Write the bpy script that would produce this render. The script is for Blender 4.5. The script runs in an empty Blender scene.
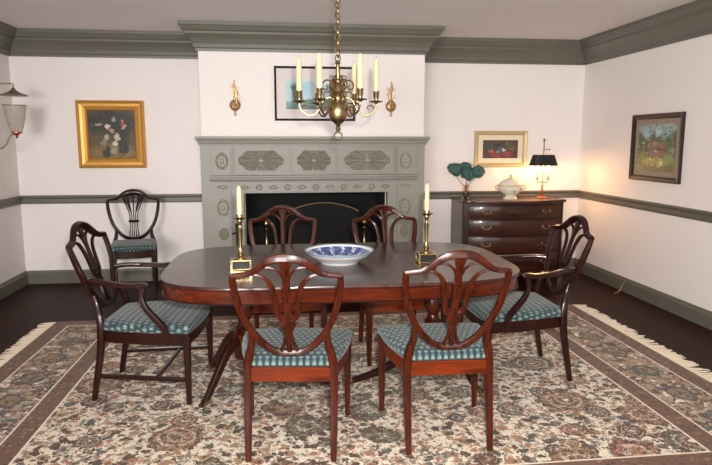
import bpy, bmesh, math, random
from mathutils import Vector, Matrix
random.seed(7)
PI = math.pi
sc = bpy.context.scene
COL = sc.collection
# ---------------------------------------------------------------- measures (metres)
XL, XR, YB, YF = -2.552, 3.245, 6.378, -2.2
CEIL, CROWNB, RAILT, RAILB, BASET, PJ = 2.457, 2.22, 0.890, 0.806, 0.134, 0.149
BL, BR, BY = -0.717, 1.3635, 5.808

# ================================================================ materials
def S(c):  # sRGB 0-255 -> linear
    return tuple(((v/255)/12.92 if v/255 <= .04045 else ((v/255+.055)/1.055)**2.4) for v in c) + (1,)

class NT:
    def __init__(s, name):
        s.m = bpy.data.materials.new(name); s.m.use_nodes = True
        s.t = s.m.node_tree; s.n = s.t.nodes; s.l = s.t.links
        s.b = s.n['Principled BSDF']
    def node(s, typ, **kw):
        n = s.n.new(typ)
        for k, v in kw.items(): setattr(n, k, v)
        return n
    def put(s, sock, v):
        if isinstance(v, bpy.types.NodeSocket): s.l.new(v, sock)
        else: sock.default_value = v
    def math(s, op, a, b=0.0, c=0.0, clamp=False):
        n = s.node('ShaderNodeMath', operation=op, use_clamp=clamp)
        s.put(n.inputs[0], a); s.put(n.inputs[1], b); s.put(n.inputs[2], c)
        return n.outputs[0]
    def mix(s, f, a, b):
        n = s.node('ShaderNodeMix', data_type='RGBA')
        s.put(n.inputs[0], f); s.put(n.inputs[6], a); s.put(n.inputs[7], b)
        return n.outputs[2]
    def coord(s, scale=(1,1,1), loc=(0,0,0), rot=(0,0,0)):
        c = s.node('ShaderNodeTexCoord'); m = s.node('ShaderNodeMapping')
        s.l.new(c.outputs['Object'], m.inputs[0])
        m.inputs['Scale'].default_value = scale; m.inputs['Location'].default_value = loc; m.inputs['Rotation'].default_value = rot
        return m.outputs[0]
    def noise(s, vec, scale, detail=3, rough=.55, dist=0, out=0):
        n = s.node('ShaderNodeTexNoise'); s.l.new(vec, n.inputs['Vector'])
        n.inputs['Scale'].default_value = scale; n.inputs['Detail'].default_value = detail
        n.inputs['Roughness'].default_value = rough; n.inputs['Distortion'].default_value = dist
        return n.outputs[out]
    def voro(s, vec, scale, feature='F1', rnd=1.0):
        n = s.node('ShaderNodeTexVoronoi', feature=feature); s.l.new(vec, n.inputs['Vector'])
        n.inputs['Scale'].default_value = scale; n.inputs['Randomness'].default_value = rnd
        return n
    def ramp(s, f, stops, interp='LINEAR'):
        n = s.node('ShaderNodeValToRGB'); s.l.new(f, n.inputs[0]); cr = n.color_ramp; cr.interpolation = interp
        while len(cr.elements) < len(stops): cr.elements.new(0.5)
        for e, (p, c) in zip(cr.elements, stops): e.position = p; e.color = c
        return n.outputs[0]
    def sep(s, vec):
        n = s.node('ShaderNodeSeparateXYZ'); s.l.new(vec, n.inputs[0]); return n.outputs
    def bump(s, h, strength=.3, dist=.01):
        n = s.node('ShaderNodeBump'); n.inputs['Strength'].default_value = strength; n.inputs['Distance'].default_value = dist
        s.l.new(h, n.inputs['Height']); s.l.new(n.outputs[0], s.b.inputs['Normal'])
    def set(s, **kw):
        for k, v in kw.items(): s.put(s.b.inputs[k.replace('_', ' ')], v)
        return s.m

def plain(name, c, rough=.5, metal=0, **kw):
    m = NT(name)
    v = m.coord()
    n = m.noise(v, 9, 4)
    a = S(c); lo = tuple(x*.88 for x in a[:3])+(1,)
    m.set(Base_Color=m.mix(n, lo, a), Roughness=rough, Metallic=metal, **kw)
    return m.m

def wood(name, dark, light, rough=.25, axis='z', coat=.5, scale=1.0):
    m = NT(name)
    sx = {'x': (3, 30, 30), 'y': (30, 3, 30), 'z': (30, 30, 3)}[axis]
    v = m.coord(scale=tuple(a*scale for a in sx))
    n = m.noise(v, 1.0, 5, .6, 1.2)
    w = m.noise(m.coord(), 2.5, 3, .6)
    f = m.math('MULTIPLY_ADD', n, .75, m.math('MULTIPLY', w, .25))
    col = m.ramp(f, [(.32, S(dark)), (.68, S(light))])
    m.set(Base_Color=col, Roughness=rough, Coat_Weight=coat*.5, Coat_Roughness=.08, Specular_IOR_Level=.25)
    return m.m

M = {}
M['mahog'] = wood('mahogany', (26, 7, 3), (80, 29, 11), .27)
M['mahogx'] = wood('mahogany_cross_grain', (56, 16, 4), (124, 48, 16), .28, 'x')
M['mahogdark'] = wood('dark_mahogany', (20, 8, 6), (48, 16, 10), .28)
M['tabletop'] = wood('polished_table_mahogany', (34, 13, 10), (62, 25, 18), .22, 'x', .5, .6)
M['tableedge'] = wood('table_edge_mahogany', (42, 11, 5), (94, 36, 15), .2, 'x', .6)
M['chest'] = wood('chest_mahogany', (36, 15, 9), (78, 38, 23), .33, 'x', .45, .7)
M['cheststrip'] = wood('chest_carcass_mahogany', (22, 10, 8), (42, 20, 15), .3, 'z', .4)
M['chestside'] = wood('chest_side_veneer', (70, 50, 46), (92, 66, 60), .3, 'z', .5)
M['brass'] = plain('brass', (170, 146, 104), .27, 1)
M['brassold'] = plain('aged_brass', (158, 136, 98), .38, 1)
M['gilt'] = plain('gilt_metal', (188, 152, 108), .42, .75)
M['iron'] = plain('black_iron', (14, 14, 14), .5, .3)
M['soot'] = plain('soot_black_brick', (9, 9, 9), .9)
M['slate'] = plain('dark_slate', (44, 46, 44), .5)
M['wax'] = plain('cream_wax', (220, 198, 156), .5, Subsurface_Weight=.15)
M['wick'] = plain('charred_wick', (40, 34, 30), .9)
M['blackpaint'] = plain('black_painted_tin', (20, 19, 20), .45)
M['copper'] = plain('copper_metal', (176, 98, 66), .3, 1)
M['stem'] = plain('dried_stem_green', (96, 104, 66), .7)
M['redwax'] = plain('amber_candle_sleeve', (226, 190, 140), .5)
M['tan_cord'] = plain('tan_cord', (150, 118, 78), .6)

def m_wall(name, c):
    m = NT(name); v = m.coord()
    n = m.noise(v, 1.2, 3); n2 = m.noise(v, 60, 3)
    a = S(c); b = tuple(x*.95 for x in a[:3])+(1,)
    m.bump(n2, .12, .003)
    return m.set(Base_Color=m.mix(n, b, a), Roughness=.75)
M['wall'] = m_wall('off_white_plaster', (240, 233, 230))
M['ceiling'] = m_wall('white_ceiling_plaster', (238, 232, 230))
def m_paint():
    m = NT('grey_green_trim_paint'); v = m.coord()
    n = m.noise(v, 3, 4); n2 = m.noise(v, 40, 3)
    m.bump(n2, .08, .002)
    return m.set(Base_Color=m.mix(n, S((95, 93, 83)), S((107, 104, 94))), Roughness=.42)
M['paint'] = m_paint()
def m_mantel():
    m = NT('grey_mantel_paint'); v = m.coord()
    n = m.noise(v, 4, 4)
    return m.set(Base_Color=m.mix(n, S((128, 125, 116)), S((143, 139, 130))), Roughness=.45)
M['mantel'] = m_mantel()
def m_mantel2():
    m = NT('carved_ornament_paint'); v = m.coord(); n = m.noise(v, 8, 4)
    return m.set(Base_Color=m.mix(n, S((132, 130, 118)), S((150, 147, 135))), Roughness=.5)
M['ornament'] = m_mantel2()

def m_floor():
    m = NT('dark_oak_planks')
    v = m.coord(rot=(0, 0, PI/2))
    b = m.node('ShaderNodeTexBrick'); m.l.new(v, b.inputs['Vector'])
    b.inputs['Scale'].default_value = 1; b.inputs['Brick Width'].default_value = 1.6; b.inputs['Row Height'].default_value = .11
    b.inputs['Mortar Size'].default_value = .002; b.offset = .37
    b.inputs['Color1'].default_value = S((50, 22, 14)); b.inputs['Color2'].default_value = S((30, 15, 10)); b.inputs['Mortar'].default_value = S((14, 9, 8))
    n = m.noise(m.coord(scale=(40, 3, 1)), 1, 4)
    c = m.mix(m.math('MULTIPLY', n, .5), b.outputs[0], S((58, 28, 18)))
    m.bump(n, .06, .002)
    return m.set(Base_Color=c, Roughness=.5, Specular_IOR_Level=.1)
M['floor'] = m_floor()

# rug centre and half sizes (object coordinates are relative to its centre)
RX0, RX1, RY0, RY1 = -1.775, 2.50, 1.85, 4.93
RCX, RCY, RHX, RHY = (RX0+RX1)/2, (RY0+RY1)/2, (RX1-RX0)/2, (RY1-RY0)/2
def m_rug():
    m = NT('persian_rug_wool')
    v = m.coord()
    # wobble
    nz = m.node('ShaderNodeTexNoise'); m.l.new(v, nz.inputs['Vector']); nz.inputs['Scale'].default_value = 9; nz.inputs['Detail'].default_value = 3
    sub = m.node('ShaderNodeVectorMath', operation='SUBTRACT'); m.l.new(nz.outputs['Color'], sub.inputs[0]); sub.inputs[1].default_value = (.5, .5, .5)
    scl = m.node('ShaderNodeVectorMath', operation='SCALE'); m.l.new(sub.outputs[0], scl.inputs[0]); scl.inputs['Scale'].default_value = .075
    add = m.node('ShaderNodeVectorMath', operation='ADD'); m.l.new(v, add.inputs[0]); m.l.new(scl.outputs[0], add.inputs[1])
    w = add.outputs[0]
    nf = m.node('ShaderNodeTexNoise'); m.l.new(v, nf.inputs['Vector']); nf.inputs['Scale'].default_value = 55; nf.inputs['Detail'].default_value = 3
    sub2 = m.node('ShaderNodeVectorMath', operation='SUBTRACT'); m.l.new(nf.outputs['Color'], sub2.inputs[0]); sub2.inputs[1].default_value = (.5, .5, .5)
    scl2 = m.node('ShaderNodeVectorMath', operation='SCALE'); m.l.new(sub2.outputs[0], scl2.inputs[0]); scl2.inputs['Scale'].default_value = .045
    add2 = m.node('ShaderNodeVectorMath', operation='ADD'); m.l.new(w, add2.inputs[0]); m.l.new(scl2.outputs[0], add2.inputs[1])
    w = add2.outputs[0]
    fine = m.noise(v, 120, 3, .7)
    cream = S((244, 230, 208)); tan = S((166, 132, 98)); olive = S((88, 82, 56)); rose = S((166, 112, 88))
    slate = S((84, 92, 92)); brown = S((84, 56, 40)); dark = S((44, 34, 28)); sage = S((120, 122, 100)); pink = S((196, 158, 138)); forest = S((58, 62, 44))
    pal = [brown, tan, slate, rose, olive, cream, forest, tan, pink, rose, cream]
    def layer(f, vec, scale, r, cols, rnd=1.0, core=None, rimc=None):
        vo = m.voro(vec, scale, 'F1', rnd); d = m.math('ADD', vo.outputs['Distance'], m.math('MULTIPLY', m.math('SUBTRACT', fine, .5), .34))
        h = m.sep(vo.outputs['Color'])
        c = m.ramp(h[0], [(i/len(cols), c) for i, c in enumerate(cols)], 'CONSTANT')
        c2 = m.ramp(h[1], [(i/len(cols), c) for i, c in enumerate(cols[::-1])], 'CONSTANT')
        if rimc is not None: f = m.mix(m.math('LESS_THAN', d, r*1.14), f, rimc)
        f = m.mix(m.math('LESS_THAN', d, r), f, c)
        if core: f = m.mix(m.math('LESS_THAN', d, r*core), f, c2)
        return f
    ve = m.voro(w, 9, 'DISTANCE_TO_EDGE', 1)
    vine = m.math('LESS_THAN', ve.outputs[0], .045)
    base = m.mix(m.noise(v, 30, 3, .7), S((218, 200, 172)), S((250, 240, 222)))
    def palmette(f, vec, sc_, cols, rnd, lim):
        vo = m.voro(vec, sc_, 'F1', rnd); d = m.math('ADD', vo.outputs['Distance'], m.math('MULTIPLY', m.math('SUBTRACT', fine, .5), .12)); hue = m.sep(vo.outputs['Color'])
        big = m.ramp(hue[0], [(i/len(cols), c) for i, c in enumerate(cols)], 'CONSTANT')
        big = m.mix(m.ramp(m.noise(v, 38, 3, .7), [(.46, (0, 0, 0, 1)), (.54, (1, 1, 1, 1))]), big, brown)
        on = m.math('LESS_THAN', hue[2], lim)
        for rr_, c in ((.36, brown), (.34, big), (.25, cream), (.235, big), (.15, pink), (.12, olive), (.06, cream)):
            f = m.mix(m.math('MULTIPLY', on, m.math('LESS_THAN', d, rr_)), f, c)
        return f
    f = m.mix(m.math('MULTIPLY', vine, .8), base, olive)
    f = layer(f, w, 30, .46, pal)
    f = layer(f, w, 16, .44, [brown, rose, olive, tan, forest, slate, tan, brown], 1, .45, cream)
    f = palmette(f, w, 5.2, [tan, sage, rose, slate, brown], .9, .55)
    f = palmette(f, w, 2.7, [tan, sage, rose, tan], .7, .7)
    f = layer(f, w, 42, .20, [cream, brown, cream, tan, dark, pink])
    g = m.mix(m.noise(v, 30, 3), S((150, 130, 108)), S((196, 176, 150)))
    g = m.mix(vine, g, brown)
    g = layer(g, w, 26, .36, [olive, brown, cream, slate, tan, rose, cream])
    g = layer(g, w, 13, .38, [rose, slate, cream, olive, tan, sage, brown], 1, .45)
    xy = m.sep(v)
    ax = m.math('ABSOLUTE', xy[0]); ay = m.math('ABSOLUTE', xy[1])
    dx = m.math('SUBTRACT', RHX, ax); dy = m.math('SUBTRACT', RHY, ay)
    dd = m.math('MINIMUM', dx, dy)
    # border medallions: evenly spaced ovals along the centre line of the border
    def along(t, dist):
        tt = m.math('PINGPONG', t, .17)
        a = m.math('POWER', m.math('DIVIDE', tt, .10), 2); b = m.math('POWER', m.math('DIVIDE', m.math('SUBTRACT', dist, .275), .075), 2)
        return m.math('ADD', a, b)
    isx = m.math('LESS_THAN', dx, dy)
    e = m.math('ADD', m.math('MULTIPLY', isx, along(xy[1], dx)), m.math('MULTIPLY', m.math('SUBTRACT', 1, isx), along(xy[0], dy)))
    e = m.math('ADD', e, m.math('MULTIPLY', m.math('SUBTRACT', m.noise(v, 26, 4, .7), .5), 2.6))
    g = m.mix(m.math('LESS_THAN', e, 1), g, brown); g = m.mix(m.math('LESS_THAN', e, .8), g, slate)
    g = m.mix(m.math('LESS_THAN', e, .4), g, tan); g = m.mix(m.math('LESS_THAN', e, .15), g, olive)
    # guard bands
    gb = m.mix(m.noise(v, 60, 2), S((78, 54, 40)), S((136, 96, 72)))
    gb = layer(gb, w, 30, .30, [tan, dark, rose, brown, sage, brown])
    line = cream
    outc = gb
    for a0, a1, c in ((.118, .128, line), (.128, .44, g), (.44, .45, line), (.45, .56, gb), (.56, .571, line), (.571, 9, f)):
        outc = m.mix(m.math('GREATER_THAN', dd, a0), outc, c)
    n2 = m.noise(v, 260, 2, .7)
    spk = m.noise(v, 95, 3, .7)
    outc = m.mix(m.math('MULTIPLY', m.ramp(spk, [(.45, (0, 0, 0, 1)), (.62, (1, 1, 1, 1))]), .30), outc, brown)
    m.bump(n2, .5, .004)
    return m.set(Base_Color=outc, Roughness=.95, Sheen_Weight=.15, Specular_IOR_Level=.15)
M['rug'] = m_rug()
M['fringe'] = plain('cream_cotton_fringe', (222, 206, 182), .9)

def m_fabric():
    m = NT('teal_shell_upholstery')
    v = m.coord(); x, y, z = m.sep(v)
    py, px = .037, .030
    tc = m.node('ShaderNodeTexCoord'); nx, ny, nz = m.sep(tc.outputs['Normal'])
    sidey = m.math('GREATER_THAN', m.math('ABSOLUTE', ny), .6); sidex = m.math('GREATER_THAN', m.math('ABSOLUTE', nx), .6)
    yy = m.math('SUBTRACT', y, m.math('MULTIPLY', z, sidey)); x = m.math('ADD', x, m.math('MULTIPLY', z, sidex))
    row = m.math('FLOOR', m.math('DIVIDE', yy, py))
    off = m.math('MULTIPLY', m.math('MODULO', m.math('ABSOLUTE', row), 2), .5)
    u = m.math('SUBTRACT', m.math('FRACT', m.math('ADD', m.math('DIVIDE', x, px), off)), .5)
    vv = m.math('SUBTRACT', m.math('FRACT', m.math('DIVIDE', yy, py)), .5)
    # tapered leaf
    wdt = m.math('MULTIPLY_ADD', vv, .28, .36)
    r = m.math('ADD', m.math('POWER', m.math('DIVIDE', u, wdt), 2), m.math('POWER', m.math('DIVIDE', vv, .44), 2))
    base = m.mix(m.noise(v, 40, 3), S((14, 28, 36)), S((32, 52, 62)))
    leaf = m.mix(m.noise(v, 55, 2), S((44, 68, 76)), S((88, 114, 110)))
    c = m.mix(m.math('LESS_THAN', r, 1), base, leaf)
    c = m.mix(m.math('LESS_THAN', r, .30), c, S((132, 148, 130)))
    vein = m.math('LESS_THAN', m.math('ABSOLUTE', u), .05)
    c = m.mix(m.math('MULTIPLY', vein, m.math('LESS_THAN', r, .6)), c, S((60, 92, 98)))
    m.bump(m.noise(v, 400, 2), .3, .002)
    return m.set(Base_Color=c, Roughness=.8, Sheen_Weight=.2)
M['fabric'] = m_fabric()

def m_blue_bowl():
    m = NT('blue_and_white_porcelain')
    v = m.coord(); x, y, z = m.sep(v)
    r = m.math('SQRT', m.math('ADD', m.math('MULTIPLY', x, x), m.math('MULTIPLY', y, y)))
    ang = m.math('ARCTAN2', y, x)
    pet = m.math('ABSOLUTE', m.math('SINE', m.math('MULTIPLY', ang, 7)))
    n = m.noise(v, 90, 4, .75, .8)
    blue = m.mix(n, S((16, 34, 96)), S((66, 96, 160)))
    white = S((226, 228, 232))
    inband = m.math('MULTIPLY', m.math('GREATER_THAN', r, .085), m.math('LESS_THAN', r, .176))
    msk = m.math('MULTIPLY', inband, m.math('GREATER_THAN', m.math('MULTIPLY_ADD', n, 1.1, m.math('MULTIPLY', pet, .14)), .56))
    cen = m.math('MULTIPLY', m.math('LESS_THAN', r, .075), m.math('GREATER_THAN', n, .5))
    inside = m.math('GREATER_THAN', m.sep(m.node('ShaderNodeNewGeometry').outputs['Normal'])[2], .05)
    k = m.math('MULTIPLY', m.math('MAXIMUM', msk, cen), inside)
    c = m.mix(k, white, blue)
    red = m.math('MULTIPLY', m.math('MULTIPLY', inband, inside), m.math('GREATER_THAN', m.noise(m.coord(loc=(3, 1, 0)), 38, 1), .70))
    c = m.mix(red, c, S((170, 60, 56)))
    rim = m.math('GREATER_THAN', r, .184)
    c = m.mix(rim, c, S((150, 176, 186)))
    band = m.math('MULTIPLY', m.math('SUBTRACT', 1, inside), m.math('MULTIPLY', m.math('GREATER_THAN', z, .033), m.math('LESS_THAN', z, .038)))
    c = m.mix(band, c, S((196, 130, 120)))
    return m.set(Base_Color=c, Roughness=.12, Coat_Weight=.5)
M['bowl'] = m_blue_bowl()

def m_porcelain():
    m = NT('cream_porcelain_with_gilt'); v = m.coord(); x, y, z = m.sep(v)
    n = m.noise(v, 30, 3)
    c = m.mix(n, S((222, 212, 186)), S((240, 234, 214)))
    for z0, z1 in ((.118, .124), (.026, .030), (.182, .187)):
        k = m.math('MULTIPLY', m.math('GREATER_THAN', z, z0), m.math('LESS_THAN', z, z1))
        c = m.mix(k, c, S((196, 160, 96)))
    fl = m.math('MULTIPLY', m.math('GREATER_THAN', m.noise(v, 22, 2), .64), m.math('LESS_THAN', z, .11))
    c = m.mix(fl, c, S((150, 160, 128)))
    return m.set(Base_Color=c, Roughness=.15, Coat_Weight=.4)
M['tureen'] = m_porcelain()
M['tureenknob'] = plain('gilded_porcelain', (222, 196, 140), .25)

def m_glass(name, col=(240, 236, 226), rough=.03):
    m = NT(name)
    return m.set(Base_Color=S(col), Roughness=rough, Transmission_Weight=1.0, IOR=1.3)
M['vaseglass'] = m_glass('pink_tinted_glass', (250, 232, 222))
M['lanternglass'] = m_glass('smoky_clear_glass', (236, 232, 226), .12); M['lanternglass'].node_tree.nodes['Principled BSDF'].inputs['Transmission Weight'].default_value = .75
M['pane'] = plain('window_daylight_glass', (200, 210, 220), .1)
def m_hyd():
    m = NT('dried_hydrangea_teal'); v = m.coord()
    n = m.noise(v, 45, 3)
    return m.set(Base_Color=m.mix(n, S((34, 70, 66)), S((96, 136, 124))), Roughness=.85)
M['hydrangea'] = m_hyd()
def m_emit(name, c, st):
    m = NT(name); return m.set(Base_Color=S(c), Emission_Color=S(c), Emission_Strength=st)
M['bulb'] = m_emit('glowing_bulb', (255, 196, 120), 25)

def m_art(name, base, blobs, warp=.02, wscale=25, grain=.25, gcol=(40, 34, 30), rough=.5, dabs=None, dscale=45, dr=.38):
    """painting: blobs = (cx, cz, rx, rz, colour) in metres around the picture's centre"""
    m = NT(name); v = m.coord()
    nz = m.node('ShaderNodeTexNoise'); m.l.new(v, nz.inputs['Vector']); nz.inputs['Scale'].default_value = wscale; nz.inputs['Detail'].default_value = 4
    x, y, z = m.sep(v); nx, ny, nz_ = m.sep(nz.outputs['Color'])
    x = m.math('ADD', x, m.math('MULTIPLY', m.math('SUBTRACT', nx, .5), warp*2))
    z = m.math('ADD', z, m.math('MULTIPLY', m.math('SUBTRACT', ny, .5), warp*2))
    c = S(base)
    first = True
    for cx, cz, rx, rz, col in blobs:
        a = m.math('POWER', m.math('DIVIDE', m.math('SUBTRACT', x, cx), rx), 2)
        b = m.math('POWER', m.math('DIVIDE', m.math('SUBTRACT', z, cz), rz), 2)
        f = m.math('SUBTRACT', 1.6, m.math('MULTIPLY', m.math('ADD', a, b), 1.3), clamp=True)
        c = m.mix(f, c, S(col))
    if dabs:
        wv = m.node('ShaderNodeCombineXYZ'); m.put(wv.inputs[0], x); m.put(wv.inputs[2], z)
        vo = m.voro(wv.outputs[0], dscale); h = m.sep(vo.outputs['Color'])
        dc = m.ramp(h[0], [(i/len(dabs), S(q)) for i, q in enumerate(dabs)], 'CONSTANT')
        c = m.mix(m.math('MULTIPLY', m.math('LESS_THAN', vo.outputs['Distance'], dr), m.math('MULTIPLY', m.math('GREATER_THAN', h[1], .35), .8)), c, dc)
    g = m.noise(v, 70, 4, .7)
    c = m.mix(m.math('MULTIPLY', m.ramp(g, [(.45, (0, 0, 0, 1)), (.65, (1, 1, 1, 1))]), grain), c, S(gcol))
    return m.set(Base_Color=c, Roughness=rough)

# ================================================================ mesh helpers
def obj(name, bm, mat, parent=None, loc=None, smooth=True, rot=None):
    me = bpy.data.meshes.new(name)
    bmesh.ops.recalc_face_normals(bm, faces=bm.faces)
    bm.to_mesh(me); bm.free()
    if mat: me.materials.append(M[mat] if isinstance(mat, str) else mat)
    o = bpy.data.objects.new(name, me); COL.objects.link(o)
    if parent is not None: o.parent = parent
    if loc is not None: o.location = loc
    if rot is not None: o.rotation_euler = rot
    if smooth:
        for p in me.polygons: p.use_smooth = True
        try: me.set_sharp_from_angle(angle=math.radians(38))
        except Exception: pass
    return o
def tag(o, label, cat, group=None, kind=None):
    if label: o['label'] = label
    if cat: o['category'] = cat
    if group: o['group'] = group
    if kind: o['kind'] = kind
    return o
def thing(name, label, cat, loc=(0, 0, 0), rz=0, group=None):
    o = bpy.data.objects.new(name, None); COL.objects.link(o); o.empty_display_size = .1
    o.location = loc; o.rotation_euler = (0, 0, rz)
    return tag(o, label, cat, group)
def struct(name, bm, mat, parent=None, smooth=False):
    o = obj(name, bm, mat, parent, smooth=smooth)
    if parent is None: o['kind'] = 'structure'
    return o
def dup(root, loc, rz, label, group=None):
    r = root.copy(); COL.objects.link(r); r.location = loc; r.rotation_euler = (root.rotation_euler[0], root.rotation_euler[1], rz)
    r['label'] = label
    if group: r['group'] = group
    for ch in list(root.children):
        c = ch.copy(); COL.objects.link(c); c.parent = r
        for g in list(ch.children):
            d = g.copy(); COL.objects.link(d); d.parent = c
    return r
def B(): return bmesh.new()
def box(bm, x0, x1, y0, y1, z0, z1, bev=0):
    vs = [bm.verts.new((x, y, z)) for x in (x0, x1) for y in (y0, y1) for z in (z0, z1)]
    fs = [bm.faces.new([vs[i] for i in q]) for q in ((0, 1, 3, 2), (4, 6, 7, 5), (0, 4, 5, 1), (2, 3, 7, 6), (0, 2, 6, 4), (1, 5, 7, 3))]
    if bev:
        es = {e for f in fs for e in f.edges}
        bmesh.ops.bevel(bm, geom=list(es), offset=bev, segments=2, affect='EDGES', profile=.6)
    return bm
def catmull(P, n=6):
    P = [Vector(p) for p in P]
    if len(P) < 3: return P
    Q = [P[0]*2-P[1]] + P + [P[-1]*2-P[-2]]
    out = []
    for i in range(1, len(Q)-2):
        a, b, c, d = Q[i-1], Q[i], Q[i+1], Q[i+2]
        for k in range(n):
            t = k/n
            out.append(.5*((2*b) + (c-a)*t + (2*a-5*b+4*c-d)*t*t + (3*b-a-3*c+d)*t**3))
    out.append(P[-1]); return out
def lerplist(L, n):
    out = []
    for i in range(n):
        t = i/(n-1)*(len(L)-1); k = min(int(t), len(L)-2); f = t-k
        out.append(tuple(a+(b-a)*f for a, b in zip(L[k], L[k+1])) if isinstance(L[0], tuple) else L[k]+(L[k+1]-L[k])*f)
    return out
def sweep(bm, P, size, N=(0, 1, 0), n=6, closed=False, seg=10, sq=.55, raw=False):
    """sweep a rounded-rectangle section along P. size: (half width in plane, half thickness along N) or list"""
    pts = [Vector(p) for p in P] if raw else catmull(P, n)
    L = len(pts)
    sizes = lerplist(size, L) if isinstance(size, list) else [size]*L
    N = Vector(N).normalized()
    rings = []
    for i, p in enumerate(pts):
        if closed: T = pts[(i+1) % L]-pts[i-1]
        else: T = pts[min(i+1, L-1)]-pts[max(i-1, 0)]
        T = T.normalized() if T.length > 1e-9 else Vector((0, 0, 1))
        Sd = T.cross(N)
        Sd = Sd.normalized() if Sd.length > 1e-4 else T.orthogonal().normalized()
        Nn = Sd.cross(T).normalized()
        w, t = sizes[i]
        ring = []
        for k in range(seg):
            a = 2*PI*(k+.5)/seg; c, s_ = math.cos(a), math.sin(a)
            x = math.copysign(abs(c)**sq, c)*w; y = math.copysign(abs(s_)**sq, s_)*t
            ring.append(bm.verts.new(p+Sd*x+Nn*y))
        rings.append(ring)
    m = L if closed else L-1
    for i in range(m):
        a, b = rings[i], rings[(i+1) % L]
        for k in range(seg): bm.faces.new((a[k], a[(k+1) % seg], b[(k+1) % seg], b[k]))
    if not closed:
        bm.faces.new(rings[0][::-1]); bm.faces.new(rings[-1])
    return bm
def tube(bm, P, r, n=6, seg=8, closed=False, raw=False):
    size = [(a, a) for a in r] if isinstance(r, (list, tuple)) else (r, r)
    return sweep(bm, P, size, (0.13, .97, .21), n, closed, seg, 1.0, raw)
def lathe(bm, prof, c=(0, 0, 0), seg=24, sx=1, sy=1):
    rings = []
    for r, z in prof:
        if r < 1e-5: rings.append([bm.verts.new((c[0], c[1], c[2]+z))])
        else: rings.append([bm.verts.new((c[0]+sx*r*math.cos(2*PI*k/seg), c[1]+sy*r*math.sin(2*PI*k/seg), c[2]+z)) for k in range(seg)])
    for a, b in zip(rings, rings[1:]):
        for k in range(seg):
            k2 = (k+1) % seg
            if len(a) == 1 and len(b) == 1: continue
            if len(a) == 1: bm.faces.new((a[0], b[k], b[k2]))
            elif len(b) == 1: bm.faces.new((a[k], a[k2], b[0]))
            else: bm.faces.new((a[k], a[k2], b[k2], b[k]))
    for e, ring in ((0, rings[0]), (1, rings[-1])):
        if len(ring) > 1 and prof[0] != prof[-1]: bm.faces.new(ring if e else ring[::-1])
    return bm
def layers(bm, outline, levels):
    """stack scaled copies of a 2-D outline; levels = (scale or inset offset, z)"""
    cx = sum(p[0] for p in outline)/len(outline); cy = sum(p[1] for p in outline)/len(outline)
    n = len(outline); rings = []; hx0 = max(p[0] for p in outline)-cx
    def inset(d):
        out = []
        for i, p in enumerate(outline):
            a = Vector(outline[i-1]); b = Vector(outline[(i+1) % n]); t = (b-a).normalized(); nn = Vector((-t.y, t.x))
            if nn.dot(Vector((cx, cy))-Vector(p)) < 0: nn = -nn
            out.append((p[0]+nn.x*d, p[1]+nn.y*d))
        return out
    for d, z in levels:
        if d > .012:
            hx = max(p[0] for p in outline)-cx; q = [(cx+(p[0]-cx)*(1-d/hx), cy+(p[1]-cy)*(1-d/hx)) for p in outline]
        else: q = [(cx+(p[0]-cx)*(1-d/hx0), cy+(p[1]-cy)*(1-d/hx0)) for p in outline]
        rings.append([bm.verts.new((p[0], p[1], z)) for p in q])
    for a, b in zip(rings, rings[1:]):
        for k in range(n): bm.faces.new((a[k], a[(k+1) % n], b[(k+1) % n], b[k]))
    bm.faces.new(rings[0][::-1]); bm.faces.new(rings[-1])
    return bm
def sphere(bm, c, r, sz=(1, 1, 1), seg=12):
    k = bmesh.ops.create_uvsphere(bm, u_segments=seg, v_segments=max(6, seg//2+2), radius=r)
    for v in k['verts']: v.co = Vector((v.co.x*sz[0]+c[0], v.co.y*sz[1]+c[1], v.co.z*sz[2]+c[2]))
    return bm
def torus(bm, c, R, r, axis='z', seg=14, s2=6, st=1.0):
    pts = []
    for k in range(seg):
        a = 2*PI*k/seg; x, y = R*math.cos(a), R*math.sin(a)*st
        pts.append({'z': (x, y, 0), 'y': (x, 0, y), 'x': (0, x, y)}[axis])
    N = {'z': (0, 0, 1), 'y': (0, 1, 0), 'x': (1, 0, 0)}[axis]
    sweep(bm, [Vector(c)+Vector(p) for p in pts], (r, r), N, closed=True, seg=s2, sq=1, raw=True)
def profile_run(bm, path, prof):
    """extrude a moulding profile (offset, z) along a plan path; offset goes to the right-hand side of travel"""
    n = len(path); rings = []
    for i, p in enumerate(path):
        p = Vector(p)
        d0 = (p-Vector(path[i-1])).normalized() if i > 0 else None
        d1 = (Vector(path[i+1])-p).normalized() if i < n-1 else None
        if d0 is None: d0 = d1
        if d1 is None: d1 = d0
        n0 = Vector((d0.y, -d0.x)); n1 = Vector((d1.y, -d1.x))
        mv = (n0+n1); mv = mv/(mv.dot(n0))
        rings.append([bm.verts.new((p.x+mv.x*o, p.y+mv.y*o, z)) for o, z in prof])
    m = len(prof)
    for a, b in zip(rings, rings[1:]):
        for k in range(m): bm.faces.new((a[k], a[(k+1) % m], b[(k+1) % m], b[k]))
    bm.faces.new(rings[0][::-1]); bm.faces.new(rings[-1])
    return bm

# ================================================================ the room
T = .12
struct('floor', box(B(), XL-T, XR+T, YF-T, YB+T, -.1, 0), 'floor')
struct('ceiling', box(B(), XL-T, XR+T, YF-T, YB+T, CEIL, CEIL+.1), 'ceiling')
struct('wall_left', box(B(), XL-T, XL, YF, YB, 0, CEIL), 'wall')
struct('wall_right', box(B(), XR, XR+T, YF, YB, 0, CEIL), 'wall')
struct('wall_back', box(B(), XL-T, XR+T, YB, YB+T, 0, CEIL), 'wall')
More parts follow.
